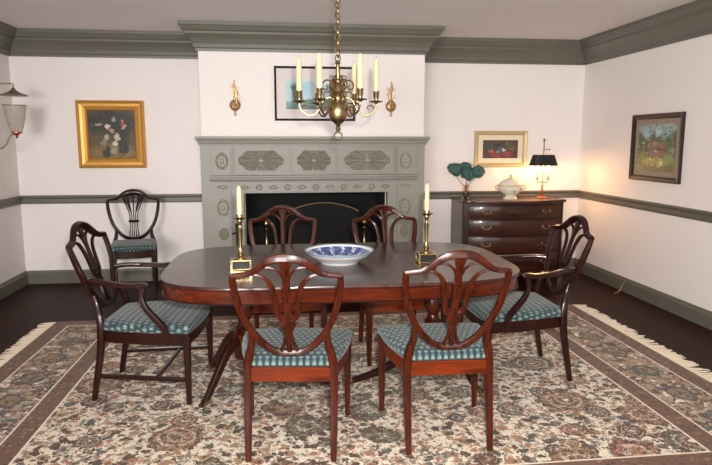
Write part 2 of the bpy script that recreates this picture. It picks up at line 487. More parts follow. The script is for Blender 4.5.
# chimney breast with the fireplace opening
OX0, OX1, OZ = -.333, .995, .940
b = B(); box(b, BL, OX0, BY, YB, 0, CEIL); box(b, OX1, BR, BY, YB, 0, CEIL); box(b, OX0, OX1, BY, YB, OZ, CEIL)
struct('wall_chimney', b, 'wall')
# front wall (behind the camera) with two unseen windows added for the fill lights
WIN = [(-2.45, -.75), (.95, 2.65)]; WZ0, WZ1 = .75, 2.1
b = B(); xs = [XL] + [v for w in WIN for v in w] + [XR]
for i in range(0, len(xs), 2): box(b, xs[i], xs[i+1], YF-T, YF, 0, CEIL)
for w in WIN: box(b, w[0], w[1], YF-T, YF, 0, WZ0); box(b, w[0], w[1], YF-T, YF, WZ1, CEIL)
struct('wall_front', b, 'wall')
for i, w in enumerate(WIN):
    b = B()
    for x in (w[0], w[1]-.06): box(b, x, x+.06, YF-.1, YF+.02, WZ0, WZ1)
    for z in (WZ0, (WZ0+WZ1)/2-.025, WZ1-.06): box(b, w[0]+.06, w[1]-.06, YF-.09, YF+.01, z, z+.055)
    for k in (1, 2): x = w[0]+(w[1]-w[0])*k/3; box(b, x-.012, x+.012, YF-.08, YF-.04, WZ0, WZ1)
    struct('window_%d' % (i+1), b, 'paint')
# mouldings
crown = [(0, CROWNB), (.016, CROWNB), (.020, CROWNB+.022), (.034, CROWNB+.03), (.042, CROWNB+.06), (.062, CROWNB+.10), (.095, CROWNB+.135), (.104, CROWNB+.14), (.104, CROWNB+.158), (.122, CROWNB+.17), (.138, CROWNB+.20), (PJ, CROWNB+.207), (PJ, CEIL), (0, CEIL)]
path = [(XL, YF), (XL, YB), (BL, YB), (BL, BY), (BR, BY), (BR, YB), (XR, YB), (XR, YF)]
struct('trim_1', profile_run(B(), path, crown), 'paint')
rail = [(0, RAILB), (.012, RAILB), (.018, RAILB+.012), (.018, RAILB+.05), (.030, RAILB+.06), (.036, RAILB+.07), (.036, RAILT-.004), (.030, RAILT), (0, RAILT)]
struct('trim_2', profile_run(B(), [(XL, YF), (XL, YB), (BL, YB)], rail), 'paint')
struct('trim_3', profile_run(B(), [(BR, YB), (XR, YB), (XR, YF)], rail), 'paint')
base = [(0, 0), (.022, 0), (.022, BASET-.03), (.016, BASET-.02), (.012, BASET), (0, BASET)]
struct('baseboard_left', profile_run(B(), [(XL, YF), (XL, YB)], base), 'paint')
struct('baseboard_back', profile_run(B(), [(XL+.0221, YB), (BL, YB)], base), 'paint')
struct('baseboard_backright', profile_run(B(), [(BR, YB), (XR-.0221, YB)], base), 'paint')
struct('baseboard_right', profile_run(B(), [(XR, YB), (XR, YF)], base), 'paint')

# ================================================================ fireplace
FY = 5.70      # front face of the surround
fp = thing('fireplace_surround', 'grey painted carved fireplace surround and mantelpiece around a black firebox, against the chimney wall', 'fireplace', (.323, BY, 0))
def L(x): return x-.323
def Ly(y): return y-BY
def sunburst(cx, cz, y, outl, n, h, boss=False):
    """radially fluted raised ornament facing -y; outl = outline points, resampled into 2n spokes"""
    bm = B(); K = n*2; P = [Vector(p) for p in outl]; L_ = [(P[(i+1) % len(P)]-P[i]).length for i in range(len(P))]; tot = sum(L_)
    pts = []
    for k in range(K):
        d = tot*k/K; i = 0
        while d > L_[i] and i < len(P)-1: d -= L_[i]; i += 1
        pts.append(P[i].lerp(P[(i+1) % len(P)], min(1, d/L_[i])))
    c = bm.verts.new((cx, y-h*(1.1 if boss else .9), cz)); rings = []
    prof = ([(.22, 1, 1), (.34, .2, .2), (.62, .2, .2), (.74, 1, .5), (.9, 1, .5), (1, .6, .1), (1, 0, 0)] if boss else
            [(.10, .9, .9), (.5, 1, .15), (.90, 1, .1), (.92, .95, .85), (1, .95, .85), (1, 0, 0)])
    for f, h1, h2 in prof:
        rings.append([bm.verts.new((cx+p.x*f, y-(h*(h1 if k % 2 else h2) if h1 or h2 else -.001), cz+p.y*f)) for k, p in enumerate(pts)])
    for k in range(K): bm.faces.new((c, rings[0][k], rings[0][(k+1) % K]))
    for a, b_ in zip(rings, rings[1:]):
        for k in range(K): bm.faces.new((a[k], a[(k+1) % K], b_[(k+1) % K], b_[k]))
    return bm
def ell(rx, rz): return [(rx*math.cos(2*PI*k/64), rz*math.sin(2*PI*k/64)) for k in range(64)]
def loz(rx, rz): return [(rx, 0), (rx*.5, rz*.62), (0, rz), (-rx*.5, rz*.62), (-rx, 0), (-rx*.5, -rz*.62), (0, -rz), (rx*.5, -rz*.62)]
def notched(rx, rz):
    q = [(rx, 0), (rx, rz*.32), (rx*.90, rz*.36), (rx*.84, rz*.52), (rx*.76, rz*.60), (rx*.73, rz*.80), (rx*.66, rz*.88), (rx*.64, rz), (0, rz)]
    h = q+[(-x, z) for x, z in q[-2::-1]]
    return h+[(x, -z) for x, z in h[-2:0:-1]]
# pilasters
for x0, x1, rc in ((-.715, -.450, -.527), (1.094, 1.352, 1.168)):
    p = obj('pilaster', box(B(), L(x0), L(x1), Ly(FY), 0, .0, 1.40), 'mantel', fp, smooth=False)
    cx = L(rc)
    obj('oval_rosette', sunburst(cx, 1.240, Ly(FY), ell(.058, .078), 20, .014, True), 'ornament', p)
    obj('oval_rosette', sunburst(cx, .815, Ly(FY), ell(.056, .080), 20, .014, True), 'ornament', p)
    obj('fan_ornament', sunburst(cx, .57, Ly(FY), ell(.048, .062), 14, .012), 'ornament', p)
    obj('small_lozenge', sunburst(cx, 1.006, Ly(FY), loz(.055, .020), 8, .010, True), 'ornament', p)
    bm = B()
    for zz in (1.385,): box(bm, cx-.10, cx+.10, Ly(FY)-.006, Ly(FY)-.0005, zz-.006, zz)
    bm2 = bm
    for s in (-1, 1): box(bm2, cx+s*.105-.004, cx+s*.105+.004, Ly(FY)-.006, Ly(FY)-.0005, 1.13, 1.385)
    obj('panel_bead', bm2, 'mantel', p, smooth=False)
# frieze and inner frame of the opening
b = B(); box(b, L(-.45), L(1.094), Ly(FY+.012), 0, .945, 1.40)
box(b, L(-.45), L(-.337), Ly(FY+.012), 0, 0, .945); box(b, L(1.0), L(1.094), Ly(FY+.012), 0, 0, .945)
fr = obj('frieze', b, 'mantel', fp, smooth=False)
for x0, x1 in ((-.440, .088), (.098, .519), (.529, 1.084)):
    c = (x0+x1)/2
    bm = B()
    zt, zb = 1.365, 1.122; y0, y1 = Ly(FY+.0115), Ly(FY-.001)
    box(bm, L(x0), L(x1), y1, y0, zt-.008, zt); box(bm, L(x0), L(x1), y1, y0, zb, zb+.008)
    box(bm, L(x0), L(x0)+.008, y1, y0, zb+.008, zt-.008); box(bm, L(x1)-.008, L(x1), y1, y0, zb+.008, zt-.008)
    pb = obj('panel_frame', bm, 'mantel', fr, smooth=False)
    hw = (x1-x0)/2-.045
    obj('sunburst_panel', sunburst(L(c), (zt+zb)/2, Ly(FY+.012), notched(hw+.005, .098), 26, .018), 'ornament', fr)
# ornament band: alternating lozenges and ovals
k = 0
for i in range(11):
    x = L(-.33+i*(1.31/10)); z = .997
    if i % 2 == 0: o = obj('lozenge_ornament', sunburst(x, z, Ly(FY+.012), loz(.046, .022), 8, .014, True), 'ornament', fr)
    else: o = obj('oval_ornament', sunburst(x, z, Ly(FY+.012), ell(.030, .028), 10, .014, True), 'ornament', fr)
b = B(); box(b, L(-.36), L(1.023), Ly(FY-.004), Ly(FY+.0115), .948, .960); box(b, L(-.36), L(-.340), Ly(FY-.004), Ly(FY+.0115), 0, .948); box(b, L(1.003), L(1.023), Ly(FY-.004), Ly(FY+.0115), 0, .948)
obj('opening_bead', b, 'mantel', fp, smooth=False)
# lower cornice with dentils
b = B(); profile_run(b, [(L(-.640), Ly(FY)), (L(1.275), Ly(FY))], [(0, 1.052), (.012, 1.052), (.016, 1.066), (.030, 1.074), (.030, 1.088), (.044, 1.094), (.044, 1.108), (0, 1.112)])
lc = obj('lower_cornice', b, 'mantel', fp, smooth=False)
b = B(); x = -.63
while x < 1.26:
    box(b, L(x), L(x)+.016, Ly(FY)-.040, Ly(FY)-.0301, 1.074, 1.088); x += .032
obj('dentil_row', b, 'mantel', lc, smooth=False)
# mantel shelf with stepped mouldings and returns
b = B()
sh = [(0, 1.382), (.008, 1.382), (.010, 1.398), (.020, 1.402), (.024, 1.42), (.032, 1.436), (.040, 1.440), (.042, 1.462), (0, 1.462)]
profile_run(b, [(L(-.714), Ly(BY)), (L(-.714), Ly(FY)), (L(1.352), Ly(FY)), (L(1.352), Ly(BY))][::1], sh)
box(b, L(-.714), L(1.352), Ly(FY), 0, 1.40, 1.462)
obj('mantel_shelf', b, 'mantel', fp, smooth=False)
# firebox lining, hearth
b = B(); d = YB-.03
box(b, L(OX0), L(OX0)+.012, .003, Ly(d), 0, OZ); box(b, L(OX1)-.012, L(OX1), .003, Ly(d), 0, OZ)
box(b, L(OX0)+.012, L(OX1)-.012, Ly(d)-.04, Ly(d), 0, OZ); box(b, L(OX0)+.012, L(OX1)-.012, .003, Ly(d)-.04, OZ-.012, OZ)
obj('firebox_lining', b, 'soot', fp, smooth=False)
obj('hearth_slab', box(B(), L(-.45), L(1.094), Ly(5.30), Ly(FY-.004), .0, .02, .004), 'slate', fp, smooth=False)
# arched iron fireback with polished rim
fb = thing('fireback', 'black cast iron fireback with a shiny arched top edge inside the firebox', 'fireback', (.41, 5.93, 0))
pts = [(-.34, .001), (-.34, .74)]
arch = [(-.34+.68*t, .745+.085*math.sin(PI*t)**.8) for t in [i/16 for i in range(17)]]
outl = [(-.34, 0.0)] + arch + [(.34, 0.0)]
b = B(); f0 = [b.verts.new((x, -.012, z)) for x, z in outl]; f1 = [b.verts.new((x, .012, z)) for x, z in outl]
b.faces.new(f0); b.faces.new(f1[::-1])
for i in range(len(outl)): b.faces.new((f0[i], f1[i], f1[(i+1) % len(outl)], f0[(i+1) % len(outl)]))
obj('plate', b, 'soot', fb, smooth=False)
b = B(); tube(b, [(x, -.016, z) for x, z in arch], .0055, n=2); obj('rim', b, 'gilt', fb)
# andirons
def andiron(x, label):
    t = thing('andiron', label, 'andiron', (x, 5.86, 0), 0, 'brass andirons')
    b = B(); lathe(b, [(.0, .10), (.022, .10), (.03, .12), (.018, .15), (.022, .22), (.014, .26), (.016, .40), (.022, .44), (.014, .47), (.013, .56), (.024, .585), (.016, .60), (.03, .63), (.03, .65), (.016, .68), (.0, .70)], seg=16)
    obj('post', b, 'brass', t)
    b = B(); 
    for s in (-1, 1): sweep(b, [(0, 0, .12), (s*.05, 0, .10), (s*.08, 0, .04), (s*.10, 0, .0)], (.012, .012), (0, 1, 0))
    obj('foot', b, 'brass', t)
    b = B(); box(b, -.012, .012, .02, .34, .10, .125); box(b, -.012, .012, .31, .335, 0, .10); obj('log_rest', b, 'iron', t, smooth=False)
andiron(-.145, 'brass andiron standing at the left side of the black firebox')
andiron(.80, 'brass andiron standing at the right side of the black firebox')
# black fire tool standing left of the opening
ft = thing('fireplace_tool', 'black iron fireplace tool with cross handle standing left of the fire opening', 'fireplace tool', (-.405, 5.60, .02))
b = B(); lathe(b, [(0, 0), (.055, 0), (.055, .012), (.02, .022), (0, .024)], seg=16); obj('base', b, 'iron', ft)
b = B(); tube(b, [(0, 0, .02), (0, 0, .40), (0, 0, .66)], [.008, .008, .012]); obj('pole', b, 'iron', ft)
b = B(); sweep(b, [(-.045, 0, .565), (0, 0, .575), (.045, 0, .565)], (.010, .010)); obj('handle', b, 'iron', ft)

# ================================================================ chairs
def yb(z):   # rake of the back above the seat
    return -.205-.125*max(0, (z-.44)/.425)**1.15
SHW = [1.03]
def bp(u, z, off=0): return Vector((u*SHW[0], yb(z)-.018*(1-min(1, (u/.23)**2))+off, z))
def rear_leg(s, w=.19, spread=0.0):
    P = [(s*w, -.259, 0), (s*w, -.2585, .002), (s*(w+.001), -.236, .12), (s*(w+.002), -.207, .28), (s*w, -.199, .40), (s*(w-.008), -.206, .47), (s*(w-.022), -.222, .53), (s*(w-.020), -.238, .585)]
    b = B(); sweep(b, P, [(.0135, .014), (.0135, .014), (.016, .017), (.0185, .019), (.0205, .020), (.0205, .018), (.016, .014), (.009, .010)], (0, 1, 0))
    for v in b.verts: v.co.z = max(v.co.z, 0)
    return b
def front_leg(s, w, y, dz=0):
    b = B(); sweep(b, [(s*w, y, 0), (s*w, y, .2), (s*w, y, .442+dz)], [(.0125, .0125), (.0165, .0165), (.021, .021)], (0, 1, 0), sq=.35); return b
def seat_outline(wb, wf, y0, y1, bow=.022, n=10, bulge=.020):
    pts = []
    for i in range(n+1):
        t = i/n; pts.append((wf*(1-2*t), y1+bow*(1-(1-2*t)**2)))     # front, +x to -x
    for i in range(1, n):
        t = i/n; pts.append((-(wf+(wb-wf)*t+bulge*math.sin(PI*t)), y1+(y0-y1)*t))
    for i in range(n+1):
        t = i/n; pts.append((-wb+2*wb*t, y0))
    for i in range(1, n):
        t = i/n; pts.append((wb+(wf-wb)*t+bulge*math.sin(PI*t), y0+(y1-y0)*t))
    return pts
def shield_path():
    side = [(0, .491), (.05, .497), (.095, .523), (.135, .566), (.170, .622), (.196, .69), (.212, .765), (.218, .82), (.218, .856)]
    crest = [(.196, .861), (.162, .866), (.132, .879), (.103, .902), (.070, .926), (.035, .938), (0, .941)]
    return side, crest
def shield(b, fat=1.0, rise=0.0):
    side, crest = shield_path()
    crest = [(u, z+rise*(1-min(1, u/.20))) for u, z in crest]
    for s in (-1, 1):
        sweep(b, [bp(s*u, z) for u, z in side], [(.0155*fat, .013)]*4+[(.0135*fat, .012)], (0, 1, -.2), n=5)
    full = [(-u, z) for u, z in crest] ; full = [(-.222, .858)]+full+[(u, z) for u, z in crest[-2::-1]]+[(.222, .858)]
    sweep(b, [bp(u, z) for u, z in full], [(q*fat, t_*(1+(fat-1)*.5)) for q, t_ in [(.011, .013), (.0135, .014), (.017, .014), (.019, .014), (.017, .014), (.0135, .014), (.011, .013)]], (0, 1, -.2), n=5)
def splat_plume(b):
    N = (0, 1, -.2)
    def sw(uz, size, n=5): sweep(b, [bp(u, z) for u, z in uz], size, N, n=n, seg=8)
    # centre post
    sw([(0, .655), (0, .74), (0, .835)], [(.018, .009), (.016, .009), (.017, .009)])
    # feather at the top of the post
    sw([(0, .835), (0, .87), (0, .93)], [(.006, .009), (.014, .009), (.030, .009)])
    for s in (-1, 1):
        sw([(s*.006, .835), (s*.022, .872), (s*.052, .896), (s*.098, .900)], [(.007, .008), (.006, .008), (.006, .008)])
        sw([(s*.004, .655), (s*.028, .664), (s*.043, .695), (s*.048, .75), (s*.058, .805), (s*.078, .842), (s*.108, .862), (s*.145, .868)],
           [(.012, .009), (.014, .009), (.0125, .009), (.012, .009), (.012, .009), (.009, .009), (.007, .009), (.006, .009)])
        # leaves flaring to the foot of the shield
        sw([(s*.006, .595), (s*.018, .55), (s*.034, .503)], [(.010, .009), (.006, .009), (.010, .009)])
        sw([(s*.012, .650), (s*.022, .628), (s*.010, .602)], [(.010, .009), (.009, .009), (.008, .009)])
    sw([(0, .668), (0, .63), (0, .608), (0, .585), (0, .55), (0, .49)], [(.030, .009), (.024, .009), (.010, .009), (.017, .012), (.010, .010), (.014, .009)])
def splat_ribs(b):
    N = (0, 1, -.2)
    for i, k in enumerate((-2, -1, 0, 1, 2)):
        top = k*.040; mid = k*.0155; bot = k*.021
        sweep(b, [bp(top*1.15, .915-abs(k)*.016), bp(top, .85), bp(mid*1.25, .74), bp(mid, .655), bp(mid*1.1, .57), bp(bot, .50)], [(.008, .009), (.006, .009), (.0045, .009), (.0045, .009), (.0045, .009), (.006, .009)], N, n=5, seg=8)
    sweep(b, [bp(-.044, .655), bp(0, .655), bp(.044, .655)], (.012, .010), N, n=3)
    for s in (-1, 1): sweep(b, [bp(s*.085, .895), bp(s*.050, .83), bp(s*.022, .74)], [(.02, .009), (.012, .009), (.005, .009)], N, n=5)
    # solid arched head
    sweep(b, [bp(-.11, .888), bp(-.06, .912), bp(0, .92), bp(.06, .912), bp(.11, .888)], [(.012, .009), (.020, .009), (.022, .009), (.020, .009), (.012, .009)], N)
def make_chair(name, label, group, wood_='mahog', arms=False, ribs=False, stretch=True):
    SHW[0] = 1.09 if arms else 1.03; dz = -.048 if arms else 0 if ribs else -.028
    t = thing(name, label, 'chair', group=group)
    wb, wf, y1 = (.205, .282, .285) if arms else (.180, .185, .213) if ribs else (.19, .262, .213)
    wr = .207 if arms else .178 if ribs else .19; bulge = .004 if ribs else .020
    for s in (-1, 1):
        obj('leg', rear_leg(s, wr), wood_, t)
        obj('leg', front_leg(s, wf-.012, y1-.008, dz), wood_, t)
    # rails
    ol = seat_outline(wb-.005, wf-.002, -.215, y1, .020, bulge=bulge)
    b = B(); layers(b, ol, [(.004, .378+dz), (0, .382+dz), (0, .446+dz)]); obj('seat_rail', b, 'mahogx' if wood_ == 'mahog' else wood_, t)
    ol = seat_outline(wb+.006, wf+.010, -.213, y1+.012, .024, bulge=bulge)
    b = B(); layers(b, ol, [(d, q+dz) for d, q in [(.008, .4465), (.0, .456), (.0, .470), (.006, .481), (.022, .490), (.055, .497), (.10, .501)]]); obj('seat', b, 'fabric', t)
    b = B(); shield(b, fat=1.3 if arms else 1.0); bk = obj('backrest', b, wood_, t)
    b = B(); (splat_ribs if ribs else splat_plume)(b); obj('splat', b, wood_, bk)
    if arms:
        for s in (-1, 1):
            b = B()
            sweep(b, [(s*.196, -.262, .668), (s*.225, -.20, .672), (s*.262, -.10, .664), (s*.278, .0, .658), (s*.278, .055, .662), (s*.276, .085, .655)],
                  [(.014, .015), (.015, .014), (.019, .014), (.024, .014), (.024, .015), (.015, .012)], (0, 0, 1))
            am = obj('arm', b, wood_, t)
            b = B()
            sweep(b, [(s*.277, .062, .652), (s*.279, .052, .60), (s*.283, .070, .545), (s*.287, .115, .49), (s*.286, .160, .435), (s*.284, .175, .395)],
                  [(.014, .013), (.014, .0125), (.016, .0135), (.018, .014), (.019, .014), (.018, .012)], (1, 0, 0))
            obj('arm_support', b, wood_, am)
            if stretch:
                b = B(); sweep(b, [(s*wr, -.230, .138), (s*(wr+wf-.012)/2, .02, .138), (s*(wf-.012), y1-.008, .138)], (.008, .013), (0, 0, 1), sq=.35)
                obj('stretcher', b, wood_, t)
        b = B(); x = wf-.03
        if not stretch: b.free(); return t
        sweep(b, [(-x, .10, .138), (0, .10, .138), (x, .10, .138)], (.008, .012), (0, 0, 1), sq=.35); obj('stretcher', b, wood_, t)
    return t
ZR = .010
def at_feet(mx, my, rz):      # origin from the midpoint of the rear feet
    return (mx+math.sin(rz)*(-.245), my-math.cos(rz)*(-.245), ZR)
G1 = 'shield-back side chairs around the dining table'
rz = math.radians(-6.5)
ch = make_chair('dining_chair', 'mahogany shield-back side chair, nearest on the left, its back to the camera', G1)
ch.location = at_feet(.025, 2.583, rz); ch.rotation_euler = (0, 0, rz)
rz = math.radians(-1.5)
dup(ch, at_feet(.748, 2.578, rz), rz, 'mahogany shield-back side chair, nearest on the right, its back to the camera')
def at_sh(mx, my, rz, z=ZR):  # origin from the midpoint of the shoulders (local y -.330)
    return (mx+math.sin(rz)*(-.330), my-math.cos(rz)*(-.330), z)
dup(ch, at_sh(.008, 4.303, PI), PI, 'side chair across the table before the left half of the fireplace, facing the camera')
rz = PI+math.radians(6.7)
dup(ch, at_sh(.723, 4.245, rz), rz, 'side chair across the table before the right half of the fireplace, facing the camera')
rz = math.radians(-90-6)
arm = make_chair('dining_armchair', 'mahogany armchair with open arms and stretchers at the left end of the table', 'armchairs at the table ends', 'mahogdark', arms=True)
arm.location = at_sh(-1.088, 3.565, rz); arm.rotation_euler = (0, 0, rz)
rz = math.radians(90)
arm2 = make_chair('dining_armchair', 'mahogany armchair without stretchers at the right end of the table, before the chest', 'armchairs at the table ends', 'mahogdark', arms=True, stretch=False)
arm2.location = at_sh(1.758, 3.505, rz); arm2.rotation_euler = (0, 0, rz)
wc = make_chair('side_chair', 'dark shield-back chair with ribbed splat standing alone against the back wall under the gilt picture', None, 'mahogdark', ribs=True)
rz = PI+math.radians(10)
wc.location = at_sh(-1.425, 6.14, rz, 0); wc.rotation_euler = (0, 0, rz); wc.scale = (1.03, 1, 1.0)

# ================================================================ table
TX, TY = .325, 3.395
tb = thing('dining_table', 'long polished mahogany dining table with rounded corners on two pedestals', 'table', (TX, TY, ZR))
def tbl_outline(hx, hy, p=4.2, n=64):
    out = []
    for i in range(n):
        a = 2*PI*(i+.5)/n; c, s_ = math.cos(a), math.sin(a)
        out.append((math.copysign(abs(c)**(2/p), c)*hx, math.copysign(abs(s_)**(2/p), s_)*hy))
    return out
TZ = .75-ZR
ol = tbl_outline(.945, .605)
b = B(); layers(b, ol, [(.004, TZ-.020), (0, TZ-.017), (0, TZ-.002), (.002, TZ)]); obj('tabletop', b, 'tabletop', tb)
b = B(); layers(b, tbl_outline(.937, .597), [(0, TZ-.086), (.0, TZ-.080), (.0, TZ-.021)]); ap = obj('apron', b, 'tableedge', tb)
b = B(); sweep(b, [(x, y, TZ-.083) for x, y in tbl_outline(.937, .597)], (.004, .004), (0, 0, 1), closed=True, raw=True, seg=6, sq=1); obj('apron_bead', b, 'mahogdark', ap)
for sx in (-1, 1):
    cx = sx*.545
    b = B(); lathe(b, [(.0, .20), (.055, .20), (.062, .24), (.062, .34), (.045, .355), (.050, .37), (.034, .39), (.030, .41), (.052, .45), (.056, .48), (.040, .53), (.030, .58), (.044, .60), (.044, .62), (.034, .63), (.050, .653), (0, .653)], c=(cx, 0, 0))
    col_ = obj('pedestal_column', b, 'mahog', tb)
    obj('cross_block', box(B(), cx-.06, cx+.06, -.40, .40, .6535, .6558), 'mahogdark', col_, smooth=False)
    for k, (dx, dy) in enumerate(((sx*.215, -.255), (sx*.24, .31), (-sx*.52, -.04))):
        r = math.hypot(dx, dy); ux, uy = dx/r, dy/r
        P = [(.045, .30), (r*.27, .300), (r*.46, .245), (r*.66, .155), (r*.84, .075), (r-.02, .035)] if k < 2 else [(.045, .27), (r*.22, .215), (r*.42, .135), (r*.62, .085), (r*.82, .052), (r-.02, .035)]
        b = B(); sweep(b, [(cx+ux*q, uy*q, z) for q, z in P], [(.030, .020), (.028, .020), (.024, .018), (.021, .016), (.018, .015), (.015, .014)], (-uy, ux, 0), sq=.4)
        lg = obj('leg', b, 'mahogdark', tb)
        b = B(); tube(b, [(cx+ux*(r-.04), uy*(r-.04), .043), (cx+ux*(r-.01), uy*(r-.01), .033), (cx+ux*(r+.015), uy*(r+.015), .030)], [.0185, .017, .012])
        torus(b, (cx+ux*r, uy*r, .0145), .0095, .005, 'x')
        obj('brass_caster', b, 'brass', lg)

# bowl
b = B(); lathe(b, [(.0, .006), (.096, .006), (.100, .0), (.106, .0), (.109, .006), (.135, .020), (.165, .040), (.185, .058), (.192, .066), (.194, .070), (.189, .070), (.180, .062), (.160, .047), (.125, .030), (.08, .020), (0, .018)], seg=48)
bowl = obj('bowl', b, 'bowl', loc=(.318, 3.36, .75)); tag(bowl, 'large shallow blue and white porcelain bowl in the centre of the table', 'bowl')

# candlesticks
def candlestick(label, loc, group):
    t = thing('candlestick', label, 'candlestick', loc, math.radians(4), group)
    b = B()
    # square stepped base on feet with dark hollow sides
    box(b, -.054, .054, -.054, .054, .047, .0545, .002)
    for sx in (-1, 1):
        for sy in (-1, 1): box(b, sx*.049-.005, sx*.049+.005, sy*.049-.005, sy*.049+.005, 0, .047)
    for s in (-1, 1): box(b, -.044, .044, s*.049-.004, s*.049+.004, .004, .009); box(b, s*.049-.004, s*.049+.004, -.044, .044, .004, .009)
    bs = obj('base', b, 'brass', t, smooth=False)
    obj('inner_block', box(B(), -.0445, .0445, -.0445, .0445, .006, .0468), 'iron', bs, smooth=False)
    b = B(); lathe(b, [(0, .0545), (.036, .0545), (.034, .060), (.020, .064), (.012, .072), (.017, .085), (.010, .098), (.0095, .12), (.013, .20), (.015, .215), (.009, .225), (.010, .24), (.016, .255), (.015, .262), (0, .262)], seg=20)
    obj('stem', b, 'brass', t)
    b = B(); lathe(b, [(0, .262), (.016, .262), (.034, .272), (.035, .276), (.020, .273), (.018, .276), (.018, .292), (.015, .292), (0, .286)], seg=20)
    obj('drip_pan', b, 'brass', t)
    return t
cs = candlestick('tall brass candlestick on a square base, left of the bowl on the table', (-.217, 3.235, .75), 'brass candlesticks on the table')
dup(cs, (.800, 3.300, .75), 0, 'tall brass candlestick on a square base, right of the bowl on the table')
def make_candle(label, loc, h, r, group):
    b = B(); lathe(b, [(0, 0), (r*1.03, 0), (r*.95, h*.80), (r*.85, h*.90), (r*.35, h), (0, h)], seg=14)
    c = obj('candle', b, 'wax', loc=loc); tag(c, label, 'candle', group)
    b = B(); tube(b, [(0, 0, h-.002), (.001, 0, h+.006), (.003, 0, h+.012)], .0012, seg=5); obj('wick', b, 'wick', c)
    return c
cd = make_candle('cream taper candle in the left brass candlestick on the table', (-.217, 3.235, .75+.286), .155, .0135, 'candles in the table candlesticks')
dup(cd, (.800, 3.300, .75+.286), 0, 'cream taper candle in the right brass candlestick on the table')

# ================================================================ chandelier
CX, CY = .318, 3.40
cz = thing('chandelier', 'brass six-arm candle chandelier hanging on a chain over the table', 'chandelier', (CX, CY, 1.40))
def Z(z): return z-1.40
b = B(); lathe(b, [(0, Z(1.505)), (.012, Z(1.508)), (.022, Z(1.518)), (.040, Z(1.532)), (.046, Z(1.540)), (.050, Z(1.558)), (.0535, Z(1.582)), (.050, Z(1.606)), (.036, Z(1.626)), (.022, Z(1.634)), (.026, Z(1.640)), (.026, Z(1.656)), (.016, Z(1.664)), (.022, Z(1.674)), (.030, Z(1.69)), (.024, Z(1.712)), (.012, Z(1.728)), (.018, Z(1.738)), (.018, Z(1.745)), (.010, Z(1.756)), (.013, Z(1.79)), (.010, Z(1.83)), (.016, Z(1.838)), (.008, Z(1.852)), (0, Z(1.853))], seg=24)
obj('ball_and_stem', b, 'brassold', cz)
b = B(); lathe(b, [(0, Z(1.470)), (.012, Z(1.476)), (.015, Z(1.486)), (.009, Z(1.497)), (.016, Z(1.503)), (0, Z(1.510))], seg=14); torus(b, (0, 0, Z(1.448)), .022, .0045, 'y'); obj('pendant_ring', b, 'brassold', cz)
angs = [math.radians(-(2+60*k)) for k in range(6)]   # near side is -y
PR, PZ = .210, 1.622
for a in angs:
    ca, sa = math.cos(a), math.sin(a); N = (-sa, ca, 0)
    def R3(r, z): return (ca*r, sa*r, Z(z))
    b = B(); sweep(b, [R3(.022, 1.645), R3(.050, 1.655), R3(.078, 1.640), R3(.098, 1.600), R3(.125, 1.567), R3(.160, 1.560), R3(.192, 1.578), R3(.208, 1.605), R3(PR, 1.628)], (.0055, .0055), N, sq=1, seg=8)
    sweep(b, [R3(.098, 1.600), R3(.082, 1.585), R3(.066, 1.592), R3(.066, 1.608), R3(.078, 1.610)], [(.005, .005), (.003, .003)], N, sq=1, seg=6)
    sweep(b, [R3(.200, 1.592), R3(.188, 1.612), R3(.168, 1.612), R3(.160, 1.598), R3(.170, 1.590)], [(.004, .004), (.0025, .0025)], N, sq=1, seg=6)
    am = obj('arm', b, 'brassold', cz)
    b = B(); lathe(b, [(0, 0), (.008, 0), (.012, .006), (.034, .010), (.037, .015), (.018, .014), (.012, .020), (.0125, .032), (.016, .038), (.0165, .062), (.018, .064), (.018, .068), (.0135, .068), (0, .062)], c=R3(PR, PZ), seg=16)
    obj('candle_cup', b, 'brassold', am)
    b = B()   # upper decorative scrolls
    sweep(b, [R3(.014, 1.70), R3(.032, 1.735), R3(.060, 1.748), R3(.084, 1.730), R3(.082, 1.704), R3(.062, 1.698), R3(.056, 1.714), R3(.066, 1.722)], [(.0055, .0055), (.004, .004)], N, sq=1, seg=6)
    sweep(b, [R3(.020, 1.655), R3(.044, 1.684), R3(.072, 1.682), R3(.078, 1.660), R3(.060, 1.652)], [(.005, .005), (.0035, .0035)], N, sq=1, seg=6)
    sweep(b, [R3(.012, 1.74), R3(.024, 1.765), R3(.042, 1.768), R3(.044, 1.752)], [(.004, .004), (.003, .003)], N, sq=1, seg=6)
    obj('scroll', b, 'brassold', cz)
b = B(); z = 1.862; k = 0
while z < CEIL-.03:
    torus(b, (0, 0, Z(z)), (.0135), .0042, 'x' if k % 2 else 'y', st=1.5, seg=12, s2=6); z += .0275; k += 1
tube(b, [(.012*math.sin(i*.9), .012*math.cos(i*.9), Z(1.86+i*.0195)) for i in range(30)], .0026, n=3, seg=5)
obj('chain', b, 'brassold', cz)
b = B(); lathe(b, [(0, Z(CEIL-.042)), (.012, Z(CEIL-.040)), (.03, Z(CEIL-.028)), (.055, Z(CEIL-.012)), (.06, Z(CEIL)), (0, Z(CEIL))], seg=20); obj('ceiling_canopy', b, 'brassold', cz)
names = ['rightmost on the chandelier', 'second from the right on the chandelier', 'second from the left, on the near left arm of the chandelier',
         'leftmost on the chandelier', 'mostly hidden behind the near left candle of the chandelier', 'leftmost of the chandelier candles right of the stem']
c0 = None
for a, nm in zip(angs, names):
    loc = (CX+math.cos(a)*PR, CY+math.sin(a)*PR, PZ+.0685)
    if c0 is None: c0 = make_candle('cream wax taper, '+nm, loc, .174, .0155, 'candles on the chandelier')
    else: dup(c0, loc, 0, 'cream wax taper, '+nm)

